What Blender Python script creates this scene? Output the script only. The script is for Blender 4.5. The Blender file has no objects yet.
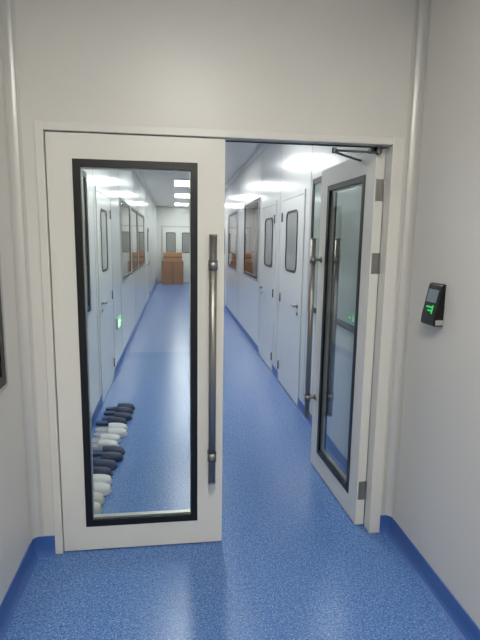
import bpy, bmesh, math, random
from mathutils import Vector, Matrix
random.seed(4)
sc=bpy.context.scene
try:
    sc.view_settings.view_transform='Standard'
except Exception: pass
XL,XR,HC=-0.7415,1.2033,2.93
YB,YE=-4.2,17.0

# ---------------- materials ----------------
def lin(c): 
    return tuple(((v/255)/12.92 if v/255<=.04045 else ((v/255+.055)/1.055)**2.4) for v in c)+(1,)
def mat(name,rgb,rough=.5,metal=0,noise=0,nscale=40,emit=None,estr=0,spec=.5,bump=0,coat=0):
    m=bpy.data.materials.new(name); m.use_nodes=True; nt=m.node_tree; b=nt.nodes['Principled BSDF']
    col=lin(rgb)
    b.inputs['Base Color'].default_value=col
    b.inputs['Roughness'].default_value=rough; b.inputs['Metallic'].default_value=metal
    b.inputs['Specular IOR Level'].default_value=spec
    b.inputs['Coat Weight'].default_value=coat
    if noise or bump:
        tc=nt.nodes.new('ShaderNodeTexCoord'); n=nt.nodes.new('ShaderNodeTexNoise'); n.inputs['Scale'].default_value=nscale; n.inputs['Detail'].default_value=4
        nt.links.new(tc.outputs['Object'],n.inputs['Vector'])
        if noise:
            r=nt.nodes.new('ShaderNodeValToRGB')
            r.color_ramp.elements[0].color=tuple(v*(1-noise) for v in col[:3])+(1,); r.color_ramp.elements[1].color=tuple(min(1,v*(1+noise)) for v in col[:3])+(1,)
            nt.links.new(n.outputs['Fac'],r.inputs['Fac']); nt.links.new(r.outputs['Color'],b.inputs['Base Color'])
        if bump:
            bp=nt.nodes.new('ShaderNodeBump'); bp.inputs['Strength'].default_value=bump; bp.inputs['Distance'].default_value=.002
            nt.links.new(n.outputs['Fac'],bp.inputs['Height']); nt.links.new(bp.outputs['Normal'],b.inputs['Normal'])
    if emit:
        b.inputs['Emission Color'].default_value=lin(emit); b.inputs['Emission Strength'].default_value=estr
    return m
def glassmat(name,tint,r=0.0,ior=1.5):
    m=bpy.data.materials.new(name); m.use_nodes=True; nt=m.node_tree
    for n in list(nt.nodes): nt.nodes.remove(n)
    o=nt.nodes.new('ShaderNodeOutputMaterial'); mx=nt.nodes.new('ShaderNodeMixShader')
    t=nt.nodes.new('ShaderNodeBsdfTransparent'); t.inputs[0].default_value=tint+(1,)
    g=nt.nodes.new('ShaderNodeBsdfGlossy'); g.inputs['Roughness'].default_value=r
    f=nt.nodes.new('ShaderNodeFresnel')
    # same air-to-glass reflectance on both sides of the thin pane
    ge=nt.nodes.new('ShaderNodeNewGeometry'); mr=nt.nodes.new('ShaderNodeMapRange')
    mr.inputs['To Min'].default_value=ior; mr.inputs['To Max'].default_value=1/ior
    nt.links.new(ge.outputs['Backfacing'],mr.inputs['Value']); nt.links.new(mr.outputs['Result'],f.inputs['IOR'])
    nt.links.new(f.outputs[0],mx.inputs[0]); nt.links.new(t.outputs[0],mx.inputs[1]); nt.links.new(g.outputs[0],mx.inputs[2]); nt.links.new(mx.outputs[0],o.inputs[0])
    return m
def floormat():
    m=bpy.data.materials.new('speckled_blue_vinyl'); m.use_nodes=True; nt=m.node_tree; b=nt.nodes['Principled BSDF']
    tc=nt.nodes.new('ShaderNodeTexCoord')
    def noise(s,d=2):
        n=nt.nodes.new('ShaderNodeTexNoise'); n.inputs['Scale'].default_value=s; n.inputs['Detail'].default_value=d
        nt.links.new(tc.outputs['Object'],n.inputs['Vector']); return n
    def ramp(src,p0,c0,p1,c1):
        r=nt.nodes.new('ShaderNodeValToRGB'); e=r.color_ramp.elements
        e[0].position=p0; e[0].color=c0; e[1].position=p1; e[1].color=c1
        nt.links.new(src,r.inputs['Fac']); return r
    base=ramp(noise(60,3).outputs['Fac'],.30,lin((68,108,172)),.70,lin((96,138,198)))
    n2=noise(150,1); wf=ramp(n2.outputs['Fac'],.58,(0,0,0,1),.68,(1,1,1,1))
    n3=noise(130,1); df=ramp(n3.outputs['Fac'],.58,(0,0,0,1),.68,(1,1,1,1))
    mp=nt.nodes.new('ShaderNodeMapping'); mp.inputs['Location'].default_value=(7,3,1)
    nt.links.new(tc.outputs['Object'],mp.inputs['Vector']); nt.links.new(mp.outputs[0],n3.inputs['Vector'])
    m1=nt.nodes.new('ShaderNodeMixRGB'); m1.inputs[2].default_value=lin((152,182,222))
    nt.links.new(wf.outputs[0],m1.inputs[0]); nt.links.new(base.outputs[0],m1.inputs[1])
    m2=nt.nodes.new('ShaderNodeMixRGB'); m2.inputs[2].default_value=lin((44,80,144))
    nt.links.new(df.outputs[0],m2.inputs[0]); nt.links.new(m1.outputs[0],m2.inputs[1])
    nt.links.new(m2.outputs[0],b.inputs['Base Color'])
    b.inputs['Roughness'].default_value=.26
    bp=nt.nodes.new('ShaderNodeBump'); bp.inputs['Strength'].default_value=.12; bp.inputs['Distance'].default_value=.002
    nt.links.new(noise(25).outputs['Fac'],bp.inputs['Height']); nt.links.new(bp.outputs[0],b.inputs['Normal'])
    return m
M_floor=floormat()
M_front=mat('panel_wall_satin',(218,215,207),.36,noise=.02,nscale=3,spec=.45)
M_side=mat('panel_wall_anteroom',(216,213,206),.36,noise=.02,nscale=3,spec=.4)
M_cor=mat('panel_wall_glossy',(219,221,219),.18,noise=.01,nscale=3,spec=.5)
M_ceil=mat('ceiling_panel',(215,215,213),.25,noise=.01,nscale=3)
M_frame=mat('painted_door_frame',(224,221,212),.3,noise=.01,nscale=5)
M_leaf=mat('painted_door_leaf',(229,226,216),.3,noise=.01,nscale=5)
M_cdoor=mat('painted_flush_door',(220,222,219),.2,noise=.01,nscale=5)
M_alu=mat('anodised_aluminium',(190,190,186),.35,.6,noise=.03,nscale=60)
M_cove=mat('cove_profile',(206,204,197),.3,.15,noise=.02,nscale=10)
M_steel=mat('brushed_steel',(164,160,154),.42,.9,noise=.06,nscale=80)
M_steeld=mat('dark_steel',(105,103,100),.4,1,noise=.05,nscale=80)
M_black=mat('black_gasket',(16,16,17),.4,noise=.1,nscale=50)
M_seam=mat('dark_seam',(134,134,132),.7,noise=.05,nscale=50)
M_gap=mat('dark_gap',(60,60,60),.7,noise=.05,nscale=50)
M_base=mat('blue_skirting',(66,102,168),.35,noise=.10,nscale=90)
M_based=mat('blue_threshold',(42,60,104),.5,noise=.08,nscale=60)
M_glass=glassmat('clear_glass',(.965,.99,.975))
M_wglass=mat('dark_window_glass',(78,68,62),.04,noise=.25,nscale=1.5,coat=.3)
M_wglass2=mat('reflection_tone_window_glass',(162,174,166),.05,noise=.10,nscale=1.2,coat=.3)  # grey-green reflection of the opposite wall put into the pane's base colour
M_dglass=mat('door_window_glass',(140,142,142),.05,noise=.15,nscale=3,coat=.3)
M_dgask=mat('door_window_gasket',(52,52,54),.5,noise=.1,nscale=50)
M_lamp=mat('lamp_diffuser',(250,250,250),.5,noise=.001,emit=(252,254,252),estr=20)
M_lampA=mat('lamp_diffuser_anteroom',(250,250,250),.5,noise=.001,emit=(255,252,244),estr=34)
M_card=mat('cardboard',(150,100,66),.8,noise=.12,nscale=14,bump=.3)
M_cardl=mat('cardboard_flap',(178,128,88),.8,noise=.1,nscale=14)
M_tape=mat('packing_tape',(120,78,50),.4,noise=.05,nscale=14)
M_navy=mat('navy_rubber',(32,42,70),.55,noise=.15,nscale=60)
M_white=mat('white_rubber',(222,222,222),.5,noise=.04,nscale=60)
M_beige=mat('beige_rubber',(202,198,188),.5,noise=.05,nscale=60)
M_insn=mat('navy_insole',(58,72,106),.7,noise=.15,nscale=60)
M_insw=mat('grey_insole',(170,172,176),.7,noise=.06,nscale=60)
M_dev=mat('device_black_plastic',(14,15,16),.2,noise=.1,nscale=40)
M_scr=mat('device_screen',(60,68,75),.1,noise=.1,nscale=30,emit=(130,150,160),estr=.3)
M_grn=mat('green_indicator',(30,160,80),.4,noise=.05,nscale=30,emit=(40,215,100),estr=.6)
M_exit=mat('exit_sign_green',(0,150,80),.3,noise=.02,nscale=30,emit=(0,190,95),estr=1.0)
M_exitw=mat('exit_sign_white',(235,245,238),.3,noise=.01,nscale=30,emit=(225,255,235),estr=1.4)

# ---------------- helpers ----------------
def G(name,loc=(0,0,0),rz=0):
    e=bpy.data.objects.new(name,None); e.empty_display_size=.1; e.location=loc; e.rotation_euler=(0,0,rz); sc.collection.objects.link(e); return e
def link(name,bm,m,parent=None,smooth=False,bev=0,mats=None):
    me=bpy.data.meshes.new(name); bmesh.ops.recalc_face_normals(bm,faces=bm.faces[:]); bm.to_mesh(me); bm.free()
    for mm in (mats or [m]): me.materials.append(mm)
    if smooth:
        for p in me.polygons: p.use_smooth=True
    o=bpy.data.objects.new(name,me); sc.collection.objects.link(o)
    if parent: o.parent=parent
    if bev:
        b=o.modifiers.new('b','BEVEL'); b.width=bev; b.segments=2; b.limit_method='ANGLE'
    return o
def addbox(bm,x0,x1,y0,y1,z0,z1,mi=0,M=None):
    vs=[bm.verts.new((x,y,z)) for x in (x0,x1) for y in (y0,y1) for z in (z0,z1)]
    for f in [(0,1,3,2),(4,6,7,5),(0,4,5,1),(2,3,7,6),(0,2,6,4),(1,5,7,3)]:
        fc=bm.faces.new([vs[i] for i in f]); fc.material_index=mi
    if M is not None:
        for v in vs: v.co=M@v.co
    return vs
def box(name,x0,x1,y0,y1,z0,z1,m,parent=None,bev=0):
    bm=bmesh.new(); addbox(bm,min(x0,x1),max(x0,x1),min(y0,y1),max(y0,y1),z0,z1); return link(name,bm,m,parent,bev=bev)
def boxes(name,lst,m,parent=None,bev=0):
    bm=bmesh.new()
    for b in lst:
        addbox(bm,min(b[0],b[1]),max(b[0],b[1]),min(b[2],b[3]),max(b[2],b[3]),b[4],b[5])
    return link(name,bm,m,parent,bev=bev)
def addcyl(bm,p0,p1,r,seg=20,r2=None,mi=0):
    p0=Vector(p0); p1=Vector(p1); d=p1-p0; q=d.to_track_quat('Z','Y').to_matrix().to_4x4()
    ret=bmesh.ops.create_cone(bm,cap_ends=True,segments=seg,radius1=r,radius2=r if r2 is None else r2,depth=d.length)
    M=Matrix.Translation((p0+p1)/2)@q
    for v in ret['verts']:
        v.co=M@v.co
        for f in v.link_faces: f.material_index=mi
def smooth_by_angle(o):
    for p in o.data.polygons: p.use_smooth=len(p.vertices)==4
def cyls(name,lst,m,parent=None,seg=20):
    bm=bmesh.new()
    for c in lst: addcyl(bm,c[0],c[1],c[2],seg)
    o=link(name,bm,m,parent); smooth_by_angle(o); return o
def rrect_pts(cx,cz,w,h,r,n=6):
    pts=[]
    for sx,sz,a0 in [(1,1,0),(-1,1,90),(-1,-1,180),(1,-1,270)]:
        for i in range(n+1):
            a=math.radians(a0+90*i/n); pts.append((cx+sx*(w/2-r)+r*math.cos(a),cz+sz*(h/2-r)+r*math.sin(a)))
    return pts
def rrect(name,cx,cz,w,h,r,y0,y1,m,parent):
    bm=bmesh.new(); p=rrect_pts(cx,cz,w,h,r)
    a=[bm.verts.new((x,y0,z)) for x,z in p]; b=[bm.verts.new((x,y1,z)) for x,z in p]
    bm.faces.new(a); bm.faces.new(b)
    for i in range(len(p)): bm.faces.new((a[i],a[(i+1)%len(p)],b[(i+1)%len(p)],b[i]))
    return link(name,bm,m,parent)
def rring(name,cx,cz,w,h,r,t,y0,y1,m,parent):
    bm=bmesh.new(); p=rrect_pts(cx,cz,w,h,r); q=rrect_pts(cx,cz,w-2*t,h-2*t,max(r-t,.004)); n=len(p)
    V=[[bm.verts.new((x,y,z)) for x,z in P] for P,y in ((p,y0),(p,y1),(q,y1),(q,y0))]
    for k in range(4):
        A=V[k];B=V[(k+1)%4]
        for i in range(n): bm.faces.new((A[i],A[(i+1)%n],B[(i+1)%n],B[i]))
    return link(name,bm,m,parent)
def extrude_profile(name,pts,p0,p1,m,outdir,parent=None):
    bm=bmesh.new(); o=Vector(outdir+(0,)) if len(outdir)==2 else Vector(outdir)
    rings=[]
    for p in (p0,p1):
        rings.append([bm.verts.new((p[0]+o.x*a,p[1]+o.y*a,z)) for a,z in pts])
    n=len(pts)
    for i in range(n): bm.faces.new((rings[0][i],rings[0][(i+1)%n],rings[1][(i+1)%n],rings[1][i]))
    bm.faces.new(rings[0]); bm.faces.new(rings[1])
    return link(name,bm,m,parent)

# ---------------- room shell ----------------
box('floor',XL-.12,XR+.12,YB-.1,YE+.1,-.1,0,M_floor)
box('ceiling',XL-.12,XR+.12,YB-.1,YE+.1,HC,HC+.1,M_ceil)
box('wall_left',XL-.12,XL,YB,0.02,0,HC,M_side)
box('wall_right',XR,XR+.12,YB,0.02,0,HC,M_side)
box('wall_corridor_left',XL-.12,XL,0.02,YE,0,HC,M_cor)
box('wall_corridor_right',XR,XR+.12,0.02,YE,0,HC,M_cor)
box('wall_back',XL-.12,XR+.12,YB-.1,YB,0,HC,M_side)
box('wall_corridor_end',XL-.12,XR+.12,YE,YE+.1,0,HC,M_cor)
boxes('wall_front',[(XL,-.625,.0,.05,0,HC),(1.13,XR,.0,.05,0,HC),(-.625,1.13,.0,.05,2.14,HC)],M_front)

bm=bmesh.new()
for y in (1.95-.02,3.22,4.5,6.9,9.0,11.5,14.0):
    addbox(bm,XR-.0015,XR+.001,y-.003,y+.003,.1,HC)
for y in (2.25,3.45,4.3,6.6,9.6,12.0,14.4):
    addbox(bm,XL-.001,XL+.0015,y-.003,y+.003,.1,HC)
for y in (-1.35,-2.55): 
    addbox(bm,XR-.0015,XR+.001,y-.003,y+.003,.1,HC); addbox(bm,XL-.001,XL+.0015,y-.003,y+.003,.1,HC)
link('trim_1',bm,M_seam)

def vcove(bm,cx,cy,sx,sy,r,z0,z1,n=10):
    ox,oy=cx+sx*r,cy+sy*r
    prof=[(ox-sx*r*math.cos(a),oy-sy*r*math.sin(a)) for a in [math.pi/2*i/n for i in range(n+1)]]
    prof=[(prof[0][0]+sx*.003,prof[0][1]+sy*.012),(prof[0][0]+sx*.003,prof[0][1])]+prof[1:-1]+[(prof[-1][0],prof[-1][1]+sy*.003),(prof[-1][0]+sx*.012,prof[-1][1]+sy*.003)]
    prof=[(cx+sx*.0005,prof[0][1])]+prof+[(prof[-1][0],cy+sy*.0005)]
    A=[bm.verts.new((x,y,z0)) for x,y in prof]; B=[bm.verts.new((x,y,z1)) for x,y in prof]
    for i in range(len(prof)-1): bm.faces.new((A[i],A[i+1],B[i+1],B[i]))
for i,(cx,cy,sx,sy) in enumerate([(XL,0,1,-1),(XR,0,-1,-1),(XL,.05,1,1),(XR,.05,-1,1)]):
    bm=bmesh.new(); vcove(bm,cx,cy,sx,sy,.042,.10,HC); o=link('trim_%d'%(i+2),bm,M_cove)
for i,(x,s) in enumerate([(XL,1),(XR,-1)]):
    pts=[(0,0)]+[(.04-.04*math.cos(a),.0-.04+.04*math.sin(a)) for a in [math.pi/2*k/8 for k in range(9)]]
    for j,(ya,yb) in enumerate([(.05,YE),(YB,0)]):
        extrude_profile('trim_%d'%(6+2*i+j),[(a,HC+z) for a,z in pts],(x,ya),(x,yb),M_cove,(s,0))

BP=[(0,0),(.03,0),(.018,.008),(.010,.022),(.006,.045),(.005,.098),(.0,.10)]
def base(name,segs,mt=M_base):
    e=G(name)
    for k,(p0,p1,o) in enumerate(segs): extrude_profile('skirting_%d'%(k+1),BP,p0,p1,mt,o,e)
base('baseboard_left',[((XL,YB),(XL,0),(1,0)),((XL,0),(-.632,0),(0,-1))])
base('baseboard_right',[((XR,YB),(XR,0),(-1,0)),((1.142,0),(XR,0),(0,-1))])
RD=[(2.10,3.06),(3.42,4.42),(9.3,10.2)]
LD=[(2.36,3.30),(10.2,11.1)]
def spans(ds,a,b):
    out=[];c=a
    for d0,d1 in ds: out.append((c,d0)); c=d1
    out.append((c,b)); return out
base('baseboard_corridor_right',[((XR,a),(XR,b),(-1,0)) for a,b in spans(RD,.05,YE)])
base('baseboard_corridor_left',[((XL,a),(XL,b),(1,0)) for a,b in spans(LD,.05,YE)])
base('baseboard_back',[((XL,YB),(XR,YB),(0,1))])

# ---------------- double door frame ----------------
fr=G('door_frame')
boxes('casing',[(-.632,-.594,-.012,.062,0,2.15),(1.077,1.140,-.012,.062,0,2.15),(-.594,1.077,-.012,.062,2.112,2.15)],M_frame,fr,bev=.003)
boxes('dark_gap_strip',[(-.594,-.588,.047,.060,0,2.112),(-.594,1.077,.052,.060,2.106,2.112)],M_gap,fr)  # strips added behind the leaf gaps, coloured dark so no bright corridor shows

def pull_handle(parent,t,sgn,yface,out,name):
    x=sgn*t; yb=yface+out*.062
    bm=bmesh.new()
    addcyl(bm,(x,yb,.39),(x,yb,1.65),.0185,24)
    for z in (.388,1.652): addcyl(bm,(x,yb,z-.004),(x,yb,z+.004),.0195,24)
    for z in (.53,1.51):
        addcyl(bm,(x,yface,z),(x,yb,z),.012,16)
        addcyl(bm,(x,yface,z),(x,yface+out*.008,z),.021,20)
        addcyl(bm,(x,yb,z-.02),(x,yb,z+.02),.0225,24)
    o=link(name,bm,M_steel,parent); smooth_by_angle(o)
    bm=bmesh.new()
    for z in (.53,1.51):
        for dz in (-.021,.021): addcyl(bm,(x,yb,z+dz-.0015),(x,yb,z+dz+.0015),.0232,24)
    o=link(name+'_rings',bm,M_steeld,parent); smooth_by_angle(o)
W=.826; T=.05
def leaf(parent,sgn):
    g0,g1,z0,z1=.115,.694,.14,1.992
    t=T
    boxes('leaf_frame',[(0,sgn*g0,-t,0,.008,2.106),(sgn*g1,sgn*W,-t,0,.008,2.106),(sgn*g0,sgn*g1,-t,0,.008,z0),(sgn*g0,sgn*g1,-t,0,z1,2.106)],M_leaf,parent)
    b=.034
    for k,(ya,yb) in enumerate([(-t-.003,-t+.010),(-.010,.003)]):
        boxes('glazing_gasket_%d'%(k+1),[(sgn*g0,sgn*(g0+b),ya,yb,z0,z1),(sgn*(g1-b),sgn*g1,ya,yb,z0,z1),(sgn*(g0+b),sgn*(g1-b),ya,yb,z0,z0+b),(sgn*(g0+b),sgn*(g1-b),ya,yb,z1-b,z1)],M_black,parent)
    c=b+.004
    boxes('spacer_bar',[(sgn*(g0+.02),sgn*(g0+c),-t+.012,-.012,z0,z1),(sgn*(g1-c),sgn*(g1-.02),-t+.012,-.012,z0,z1),(sgn*(g0+c),sgn*(g1-c),-t+.012,-.012,z0+.02,z0+c+.006),(sgn*(g0+c),sgn*(g1-c),-t+.012,-.012,z1-c-.003,z1-.02)],M_alu,parent)
    box('glass_pane',sgn*(g0+.02),sgn*(g1-.02),-t+.010,-t+.0115,z0+.02,z1-.02,M_glass,parent)
    pull_handle(parent,.766,sgn,-t-.0,-1,'pull_handle_outer')
    pull_handle(parent,.766,sgn,0.0,1,'pull_handle_inner')
d1=G('door_1',(-.588,.047,0)); leaf(d1,1)
boxes('hinge',[(-.004,.0,-.03,-.002,z-.06,z+.06) for z in (.2,1.5,1.9)],M_steeld,d1)
ANG=-87.5
d2=G('door_2',(1.074,.068,0),math.radians(ANG)); leaf(d2,-1)
bm=bmesh.new()
for z in (.22,1.52,1.90):
    addbox(bm,0,.003,-.042,-.004,z-.055,z+.055)
    addcyl(bm,(.006,.004,z-.055),(.006,.004,z+.055),.0085,14)
    for dz in (-.018,.018): addcyl(bm,(.006,.004,z+dz-.0015),(.006,.004,z+dz+.0015),.0095,14)
    for dz in (-.035,0,.035): addcyl(bm,(.003,-.024,z+dz),(.0045,-.024,z+dz),.005,10)
link('hinges',bm,M_steel,d2)
bm=bmesh.new()
addbox(bm,.99,1.05,.064,.10,2.085,2.108)
addcyl(bm,(1.03,.05,2.075),(1.03,.05,2.112),.014,16)
Mx=Matrix.Translation((1.03,.05,2.083))@Matrix.Rotation(math.radians(184),4,'Z')
addbox(bm,0,.24,-.010,.010,-.004,.004,M=Mx)
addcyl(bm,(.79,.035,2.07),(.79,.035,2.095),.012,14)
Mx=Matrix.Translation((.79,.035,2.075))@Matrix.Rotation(math.atan2(.24,.24),4,'Z')
addbox(bm,0,.33,-.008,.008,-.003,.003,M=Mx)
Minv=(Matrix.Translation((1.074,.068,0))@Matrix.Rotation(math.radians(ANG),4,'Z')).inverted()
bm.transform(Minv)
link('door_closer_arm',bm,M_steeld,d2)

# ---------------- wall fittings ----------------
def side_group(name,side,y):
    return G(name,(XR,y,0),math.pi/2) if side>0 else G(name,(XL,y,0),-math.pi/2)
def lever(parent,x,z,d):
    bm=bmesh.new()
    addcyl(bm,(x,.006,z),(x,.016,z),.026,24); addcyl(bm,(x,.016,z),(x,.052,z),.0095,16)
    addcyl(bm,(x-d*.008,.05,z),(x+d*.12,.05,z),.0095,16)
    addcyl(bm,(x,.006,z-.075),(x,.014,z-.075),.022,20); addcyl(bm,(x,.014,z-.075),(x,.02,z-.075),.008,12)
    o=link('lever_handle',bm,M_steel,parent); smooth_by_angle(o)
def side_door(name,side,y0,y1,wy0,wy1,wz0,wz1,hy,far):
    yc=(y0+y1)/2; w=y1-y0; e=side_group(name,side,yc)
    s=1 if side>0 else -1
    H=2.12; f=.04
    boxes('frame',[(-w/2,-w/2+f,0,.010,0,H),(w/2-f,w/2,0,.010,0,H),(-w/2+f,w/2-f,0,.010,H-f,H)],M_cdoor,e,bev=.002)
    box('gap',-w/2+f,w/2-f,0,.003,.0,H-f,M_seam,e)
    box('leaf',-w/2+f+.004,w/2-f-.004,.003,.009,.012,H-f-.004,M_cdoor,e)
    box('threshold',-w/2+f,w/2-f,.003,.010,.0,.011,M_based,e)
    cx=s*((wy0+wy1)/2-yc); cz=(wz0+wz1)/2
    rring('window_gasket',cx,cz,wy1-wy0,wz1-wz0,.08,.022,.009,.017,M_dgask,e)
    rrect('window_glass',cx,cz,wy1-wy0-.03,wz1-wz0-.03,.065,.009,.0105,M_dglass,e)
    lever(e,s*(hy-yc),1.0,s*(-1 if far else 1))
    hx=s*((y0 if far else y1)-yc); hx+= .03 if hx<0 else -.03
    cyls('hinges',[((hx,.016,z-.05),(hx,.016,z+.05),.008) for z in (.2,1.0,1.9)],M_steeld,e,12)
side_door('door_3',1,2.10,3.06,2.33,2.82,1.32,1.95,2.24,False)
side_door('door_4',1,3.42,4.42,3.57,4.10,1.31,1.93,4.26,True)
side_door('door_5',1,9.3,10.2,9.5,9.95,1.32,1.94,9.42,False)
side_door('door_6',-1,2.36,3.30,2.57,3.00,1.30,1.93,2.50,False)
side_door('door_7',-1,10.2,11.1,10.4,10.85,1.32,1.94,10.32,False)
def side_window(name,side,y0,y1,z0,z1,m,mull=1):
    yc=(y0+y1)/2; w=y1-y0; e=side_group(name,side,yc); b=.045
    rring('window_frame',0,(z0+z1)/2,w,z1-z0,.02,b,0,.010,M_black,e)
    rrect('pane',0,(z0+z1)/2,w-2*b+.01,z1-z0-2*b+.01,.01,0,.003,m,e)
    ls=[(-w/2+w*k/mull-.015,-w/2+w*k/mull+.015,.003,.008,z0+b,z1-b) for k in range(1,mull)]
    if ls: boxes('mullions',ls,M_black,e)
    rring('outer_lip',0,(z0+z1)/2,w+.03,z1-z0+.03,.03,.016,0,.013,M_alu,e)
side_window('window_1',1,.42,1.84,1.02,2.17,M_wglass2)
side_window('window_2',1,4.66,6.14,1.07,2.25,M_wglass)
side_window('window_3',1,7.18,8.75,1.07,2.22,M_wglass)
side_window('window_4',1,11.0,12.8,1.07,2.22,M_wglass)
side_window('window_5',-1,.55,1.86,1.02,2.17,M_wglass)
side_window('window_6',-1,4.45,5.75,1.07,2.17,M_wglass)
side_window('window_7',-1,5.95,7.25,1.07,2.17,M_wglass)
side_window('window_8',-1,7.45,9.3,1.07,2.17,M_wglass)
side_window('window_9',-1,-1.9,-.27,1.0,2.17,M_wglass)
e=G('door_8',(.12,YE,0),math.pi)
boxes('frame',[(-.68,-.62,0,.03,0,2.2),(.62,.68,0,.03,0,2.2),(-.62,.62,0,.03,2.14,2.2)],M_alu,e)
boxes('leaf',[(-.615,-.004,0,.02,.01,2.135),(.004,.615,0,.02,.01,2.135)],M_cdoor,e)
for k,cx in enumerate((-.31,.31)):
    rring('gasket_%d'%k,cx,1.55,.38,.8,.05,.03,.02,.028,M_dgask,e); rrect('glass_%d'%k,cx,1.55,.34,.76,.04,.02,.022,M_dglass,e)
cyls('bars',[((x,.06,.9),(x,.06,1.3),.012) for x in(-.06,.06)],M_steel,e)
ex=side_group('exit_sign',-1,3.86)
boxes('housing',[(-.17,.17,0,.02,.515,.655)],M_alu,ex,bev=.003)
box('face',-.162,.162,.02,.022,.522,.648,M_exit,ex)
bm=bmesh.new()
def lp(pts,mi=0):
    a=[bm.verts.new((x,.0225,z)) for x,z in pts]; b=[bm.verts.new((x,.0235,z)) for x,z in pts]
    bm.faces.new(a); bm.faces.new(b)
    for i in range(len(pts)): bm.faces.new((a[i],a[(i+1)%len(pts)],b[(i+1)%len(pts)],b[i]))
lp([(-.15,.578),(-.10,.578),(-.10,.56),(-.07,.585),(-.10,.61),(-.10,.592),(-.15,.592)])
lp([(.07,.535),(.14,.535),(.14,.635),(.07,.635)])
lp([(.00+.012*math.cos(a),.622+.012*math.sin(a)) for a in [2*math.pi*i/10 for i in range(10)]])
lp([(-.012,.608),(.012,.608),(.018,.575),(.040,.55),(.030,.542),(.004,.565),(-.02,.535),(-.034,.54),(-.01,.575)])
lp([(-.012,.606),(-.040,.59),(-.036,.582),(-.008,.594)]); lp([(.012,.606),(.038,.586),(.033,.579),(.010,.594)])
link('pictogram',bm,M_exitw,ex)

# ---------------- ceiling lamps ----------------
def lamp(x,y,w,l,m):
    e=G('ceiling_light',(x,y,HC))
    boxes('housing',[(-w/2-.015,-w/2,-l/2-.015,l/2+.015,-.012,0),(w/2,w/2+.015,-l/2-.015,l/2+.015,-.012,0),(-w/2,w/2,-l/2-.015,-l/2,-.012,0),(-w/2,w/2,l/2,l/2+.015,-.012,0)],M_frame,e)
    box('diffuser',-w/2,w/2,-l/2,l/2,-.008,-.001,m,e)
for y in (2.3,5.6,9.1,12.2,15.6): lamp(.22,y,.46,1.15,M_lamp)
lamp(.12,-2.25,.5,1.1,M_lampA)

# ---------------- cardboard carton at far end ----------------
c=G('cardboard_box',(-.12,16.2,0))
boxes('carton',[(-.40,.40,-.30,.30,.0,.86)],M_card,c,bev=.006)
boxes('carton_top',[(-.34,.35,-.27,.27,.86,1.18)],M_cardl,c,bev=.006)
bm=bmesh.new()
for x,a in ((-.34,-55),(.35,55)):
    Mx=Matrix.Translation((x,0,1.18))@Matrix.Rotation(math.radians(a),4,'Y')
    addbox(bm,-.003,.003,-.27,.27,0,.12,M=Mx)
link('flaps',bm,M_cardl,c)
boxes('tape',[(-.03,.03,-.3025,-.300,0,.86),(-.34,.35,-.272,-.27,.99,1.04)],M_tape,c)

# ---------------- slippers ----------------
def slipper_mesh(bm,ox,oy,rot,L=.275):
    def half(t):
        return .036+.013*max(0,math.sin(math.pi*(t-.3)/.75)) if t>.3 else .036
    N=24; M=Matrix.Translation((ox,oy,0))@Matrix.Rotation(rot,4,'Z')
    sec=[]
    for i in range(N+1):
        t=i/N; x=-L/2+L*t
        e=1.0
        if t<.12: e=math.sqrt(max(0,1-((.12-t)/.12)**2))
        if t>.8: e=math.sqrt(max(0,1-((t-.8)/.2)**2))
        sec.append((x,max(.002,half(t)*e)))
    rows=[]
    for x,w in sec:
        rows.append([bm.verts.new(M@Vector(p)) for p in ((x,-w,.002),(x,-w,.024),(x,-w*.88,.026),(x,w*.88,.026),(x,w,.024),(x,w,.002))])
    for a,b in zip(rows,rows[1:]):
        for k in range(6):
            f=bm.faces.new((a[k],a[(k+1)%6],b[(k+1)%6],b[k])); f.material_index=(1 if k in (2,) else 0)
    bm.faces.new(rows[0]); bm.faces.new(rows[-1])
    K=12; up=[];un=[]
    for i in range(int(N*.42),N):
        x,w=sec[i]; t=i/N
        h=.046*(1-max(0,(t-.5)/.56)**2.2)**.6; h=max(h,.010)
        w2=min(w*.99,half(t)*.99)
        up.append([bm.verts.new(M@Vector((x,-w2*math.cos(math.pi*k/K),.022+h*math.sin(math.pi*k/K)**.7))) for k in range(K+1)])
        un.append([bm.verts.new(M@Vector((x,-w2*.93*math.cos(math.pi*k/K),.020+(h-.005)*math.sin(math.pi*k/K)**.7))) for k in range(K+1)])
    for S in (up,un):
        for a,b in zip(S,S[1:]):
            for k in range(K):
                f=bm.faces.new((a[k],a[k+1],b[k+1],b[k])); f.smooth=True
    for k in range(K): bm.faces.new((up[0][k],up[0][k+1],un[0][k+1],un[0][k]))
def slippers(y,x,ms,mi,rot=0,spread=.112):
    bm=bmesh.new()
    for s in (-1,1):
        slipper_mesh(bm,random.uniform(-.022,.022),s*spread/2,rot+random.uniform(-.07,.07))
    o=link('slippers',bm,None,mats=[ms,mi]); o.location=(x,y,0)
for y,x,a,b,r in [(2.12,-.535,M_navy,M_insn,.06),(1.86,-.56,M_navy,M_insn,-.06),(1.60,-.56,M_white,M_insw,.05),(1.36,-.575,M_white,M_insw,-.05),
                  (1.12,-.55,M_navy,M_insn,.05),(.885,-.575,M_navy,M_insn,-.03),(.66,-.575,M_white,M_insw,.03),(.43,-.585,M_beige,M_insw,0)]:
    slippers(y,x,a,b,r)

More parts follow.
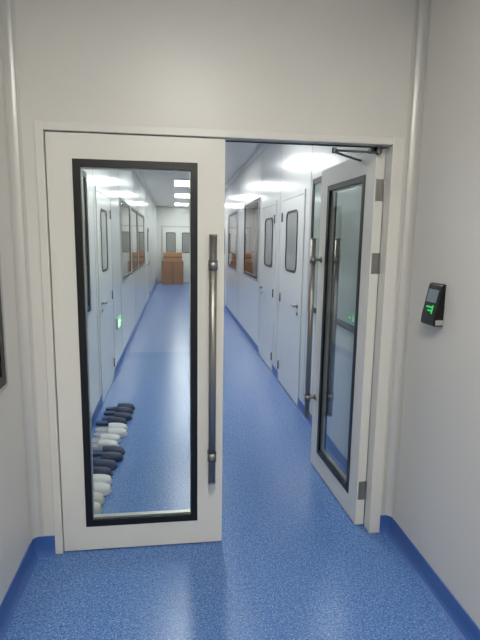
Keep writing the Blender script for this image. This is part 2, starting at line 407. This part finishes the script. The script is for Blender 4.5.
# ---------------- access control terminal ----------------
ac=G('access_control_terminal',(XR,-.325,0),math.pi/2)
bm=bmesh.new()
w=.058
prof=[(0,1.255),(.044,1.255),(.050,1.262),(.047,1.30),(.020,1.44),(.013,1.448),(0,1.448)]
A=[bm.verts.new((-w,y,z)) for y,z in prof]; B=[bm.verts.new((w,y,z)) for y,z in prof]
bm.faces.new(A); bm.faces.new(B)
for i in range(len(prof)): bm.faces.new((A[i],A[(i+1)%len(prof)],B[(i+1)%len(prof)],B[i]))
link('body',bm,M_dev,ac,bev=.004)
def face_panel(name,x0,x1,s0,s1,m,th=.0015):
    bm=bmesh.new(); d=Vector((0,-.027,.14)).normalized(); n=Vector((0,.14,.027)).normalized(); o=Vector((0,.047,1.30))
    vs=[]
    for x in (x0,x1):
        for s in (s0,s1):
            for t in (-.001,th): vs.append(bm.verts.new(o+d*s+n*t+Vector((x,0,0))))
    for f in [(0,1,3,2),(4,6,7,5),(0,4,5,1),(2,3,7,6),(0,2,6,4),(1,5,7,3)]: bm.faces.new([vs[i] for i in f])
    link(name,bm,m,ac)
face_panel('screen',-.042,.042,.062,.122,M_scr)
face_panel('green_text_1',-.03,.03,.036,.044,M_grn); face_panel('green_text_2',-.03,.012,.020,.028,M_grn)
face_panel('green_text_3',-.03,-.020,.010,.05,M_grn)
boxes('side_bezel',[(-w-.003,-w+.001,.004,.04,1.262,1.285),(-w-.003,w+.003,.0,.012,1.248,1.256)],M_alu,ac)

wd=bpy.data.worlds.new('w'); sc.world=wd; wd.use_nodes=True; wd.node_tree.nodes['Background'].inputs[0].default_value=(.5,.5,.5,1); wd.node_tree.nodes['Background'].inputs[1].default_value=.1

# ---------------- camera ----------------
fo,p,yaw,roll,D,h=483.2,.1605,.1329,.015,2.408,1.6236
f=Vector((math.sin(yaw)*math.cos(p),math.cos(yaw)*math.cos(p),-math.sin(p)))
r=Vector((math.cos(yaw),-math.sin(yaw),0)); u=r.cross(f)
c_,s_=math.cos(roll),math.sin(roll); r2=c_*r+s_*u; u2=-s_*r+c_*u
cam=bpy.data.cameras.new('camera'); co=bpy.data.objects.new('camera',cam); sc.collection.objects.link(co)
co.matrix_world=Matrix(((r2.x,u2.x,-f.x,0),(r2.y,u2.y,-f.y,-D),(r2.z,u2.z,-f.z,h),(0,0,0,1)))
cam.sensor_fit='VERTICAL'; cam.sensor_height=36; cam.lens=fo/640*36; cam.clip_start=.05
sc.camera=co
